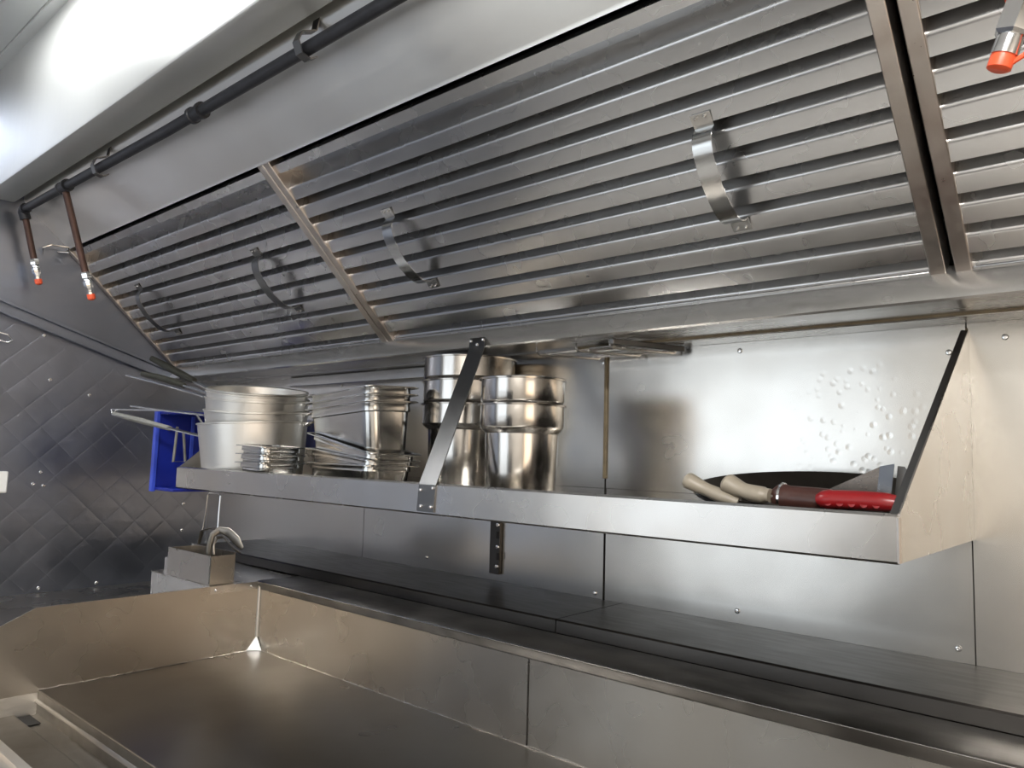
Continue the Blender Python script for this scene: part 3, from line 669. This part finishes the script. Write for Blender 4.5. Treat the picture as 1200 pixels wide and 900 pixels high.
# little welded triangle in the corner
MB().poly([(GX0+.0005, YS-.0005, GZ+.024), (GX0+.0005, YS-.019, GZ+.0008), (GX0+.019, YS-.0005, GZ+.0008)], (.0008, -.0008, 0)).build('corner_gusset', M_alu, gr)
MB().box(GX0, GX1, -.596, YS+.0005, GZ-.012, GZ).build('cook_surface', M_grid, gr, bevel=.0012)
def bead(p, q, n, r, mat, nm):
    m = MB(); p, q = Vector(p), Vector(q)
    pts = [p.lerp(q, i/n)+Vector([random.uniform(-.0006, .0006) for _ in range(3)]) for i in range(n+1)]
    m.tube(pts, [r*random.uniform(.5, 1.3) for _ in pts], 6); m.build(nm, mat, gr)
bead((GX0+.001, -.596, GZ+.0003), (GX0+.001, YS-.02, GZ+.0003), 60, .0011, M_spl, 'side_weld')
bead((GX0+.02, YS-.0006, GZ+.0003), (GX1, YS-.0006, GZ+.0003), 140, .0010, M_spl, 'rear_weld')
# front grease trough
MB().xsheet([(-.5965, GZ-.002), (-.5968, GZ-.012), (-.5995, GZ-.0135), (-.6005, GZ-.0155), (-.5975, GZ-.020), (-.5965, GZ-.0325), (-.5995, GZ-.0335), (-.6240, GZ-.0335)], GX0, GX1, .0012).build('grease_trough', M_tr, gr)
MB().poly([(GX0-.0002, -.597, GZ-.003), (GX0-.0002, -.660, GZ-.003), (GX0-.0002, -.660, GZ-.034), (GX0-.0002, -.597, GZ-.034)], (.0012, 0, 0)).build('trough_end', M_alu, gr)
MB().box(GX0+.004, GX0+.050, -.6225, -.606, GZ-.0325, GZ-.0315).build('drain_hole', M_seam, gr)
MB().box(GX0-.20, GX1, -.6660, -.6242, GZ-.040, GZ-.0285).build('front_deck', M_tr, gr, bevel=.0015)
MB().xsheet([(-.6662, GZ-.0275), (-.6780, GZ-.0275), (-.6810, GZ-.032), (-.6810, GZ-.10)], GX0-.20, GX1, .002).build('front_rail', M_alu, gr)
MB().box(GX0, GX1, -.676, YS+.003, -.62, GZ-.041).build('griddle_body', M_spl, gr)

# square duct block left of the griddle and the tin box on it
bk = thing('duct_block', 'low steel box housing between the griddle and the side wall', 'housing', (-1.37, -.26, -.33))
MB().box(-1.482, -1.2565, -.3445, -.168, -.3375, -.2385).build('housing', M_hood, bk, bevel=.001)
MB().poly([(-1.2515, -.3445, -.2375), (-1.2515, -.2560, -.2375), (-1.2515, -.2560, -.2500), (-1.2515, -.3445, -.2500)], (.0012, 0, 0)).build('side_flange', M_shelf, bk)
MB().box(-1.482, -1.2505, -.3455, -.252, -.2385, -.2370).build('top_flange', M_shelf, bk)
for y in (-.335, -.268): screw_mb((-1.2503, y, -.2440), (1, 0, 0), .0028).build('screw', M_chrome, bk)
MB().box(-1.488, -1.430, -.318, -.3155, -.237, -.214).build('upright_tab', M_hood, bk)
screw_mb((-1.462, -.3185, -.226), (0, -1, 0), .003).build('screw', M_chrome, bk)
tb = thing('tin_box', 'small open steel box at the back corner of the griddle', 'box', (-1.34, -.32, -.236))
x0, x1, y0, y1, z0, z1 = -1.424, -1.262, -.342, -.296, -.2365, -.187
m = MB(); w_ = .0018
m.box(x0, x1, y0, y0+w_, z0, z1); m.box(x0, x1, y1-w_, y1, z0, z1+.004); m.box(x0, x0+w_, y0+w_, y1-w_, z0, z1); m.box(x1-w_, x1, y0+w_, y1-w_, z0, z1); m.box(x0+w_, x1-w_, y0+w_, y1-w_, z0, z0+w_)
m.build('box_walls', M_spl, tb)
MB().tube([(x1, y0, z0), (x1, y0, z1)], .0014, 6).build('box_corner', M_chrome, tb)
# wire handled scoop standing in the box
ys_ = -.306
skm = thing('wire_skimmer', 'wire handled skimmer with crumpled grey head standing in the tin box', 'skimmer', at(245, 660, 'y', ys_))
MB().tube([at(237, 622, 'y', ys_), at(241, 600, 'y', ys_), at(243.5, 580, 'y', ys_), at(246, 577.5, 'y', ys_), at(256, 578.5, 'y', ys_), at(258.5, 581, 'y', ys_), at(256.5, 602, 'y', ys_), at(255, 624, 'y', ys_)], .0014, 8).build('handle', M_chrome, skm)
m = MB()
m.tube([at(244, 656, 'y', ys_-.02), at(245, 640, 'y', ys_-.02), at(249, 627, 'y', ys_-.02), at(257, 621, 'y', ys_-.01), at(268, 624, 'y', ys_), at(278, 634, 'y', ys_+.005), at(284, 643, 'y', ys_+.01)], [.005, .0048, .0055, .006, .009, .010, .004], 12, flat=.35)
m.tube([at(250, 650, 'y', ys_-.012), at(250, 638, 'y', ys_-.012), at(254, 630, 'y', ys_-.005), at(262, 629, 'y', ys_), at(272, 641, 'y', ys_), at(282, 648, 'y', ys_+.005)], [.003, .0032, .0035, .0035, .005, .002], 10, flat=.4)
m.tube([at(233, 637, 'y', ys_), at(237, 622, 'y', ys_), at(246, 619, 'y', ys_), at(258, 620, 'y', ys_)], [.003, .004, .004, .004], 10, flat=.4)
m.build('head', M_tr, skm)

# ceiling lamp over the aisle
lamp = thing('ceiling_lamp', 'flat white ceiling lamp over the aisle', 'lamp', (-1.36, -.72, ZC))
MB().box(-1.62, -1.10, -.79, -.65, ZC-.012, ZC-.0005).build('housing', M_white, lamp, bevel=.002)
MB().box(-1.61, -1.11, -.78, -.66, ZC-.016, ZC-.0121).build('diffuser', M_lamp, lamp, bevel=.001)
l2 = copy_tree(lamp); l2['label'] = 'unseen second ceiling lamp added to brighten the opposite wall'; l2.location = W((.25, -1.45, ZC))  # lamp body added out of view to go with the rear light

for o in bpy.data.objects:
    if '_o' in o: del o['_o']
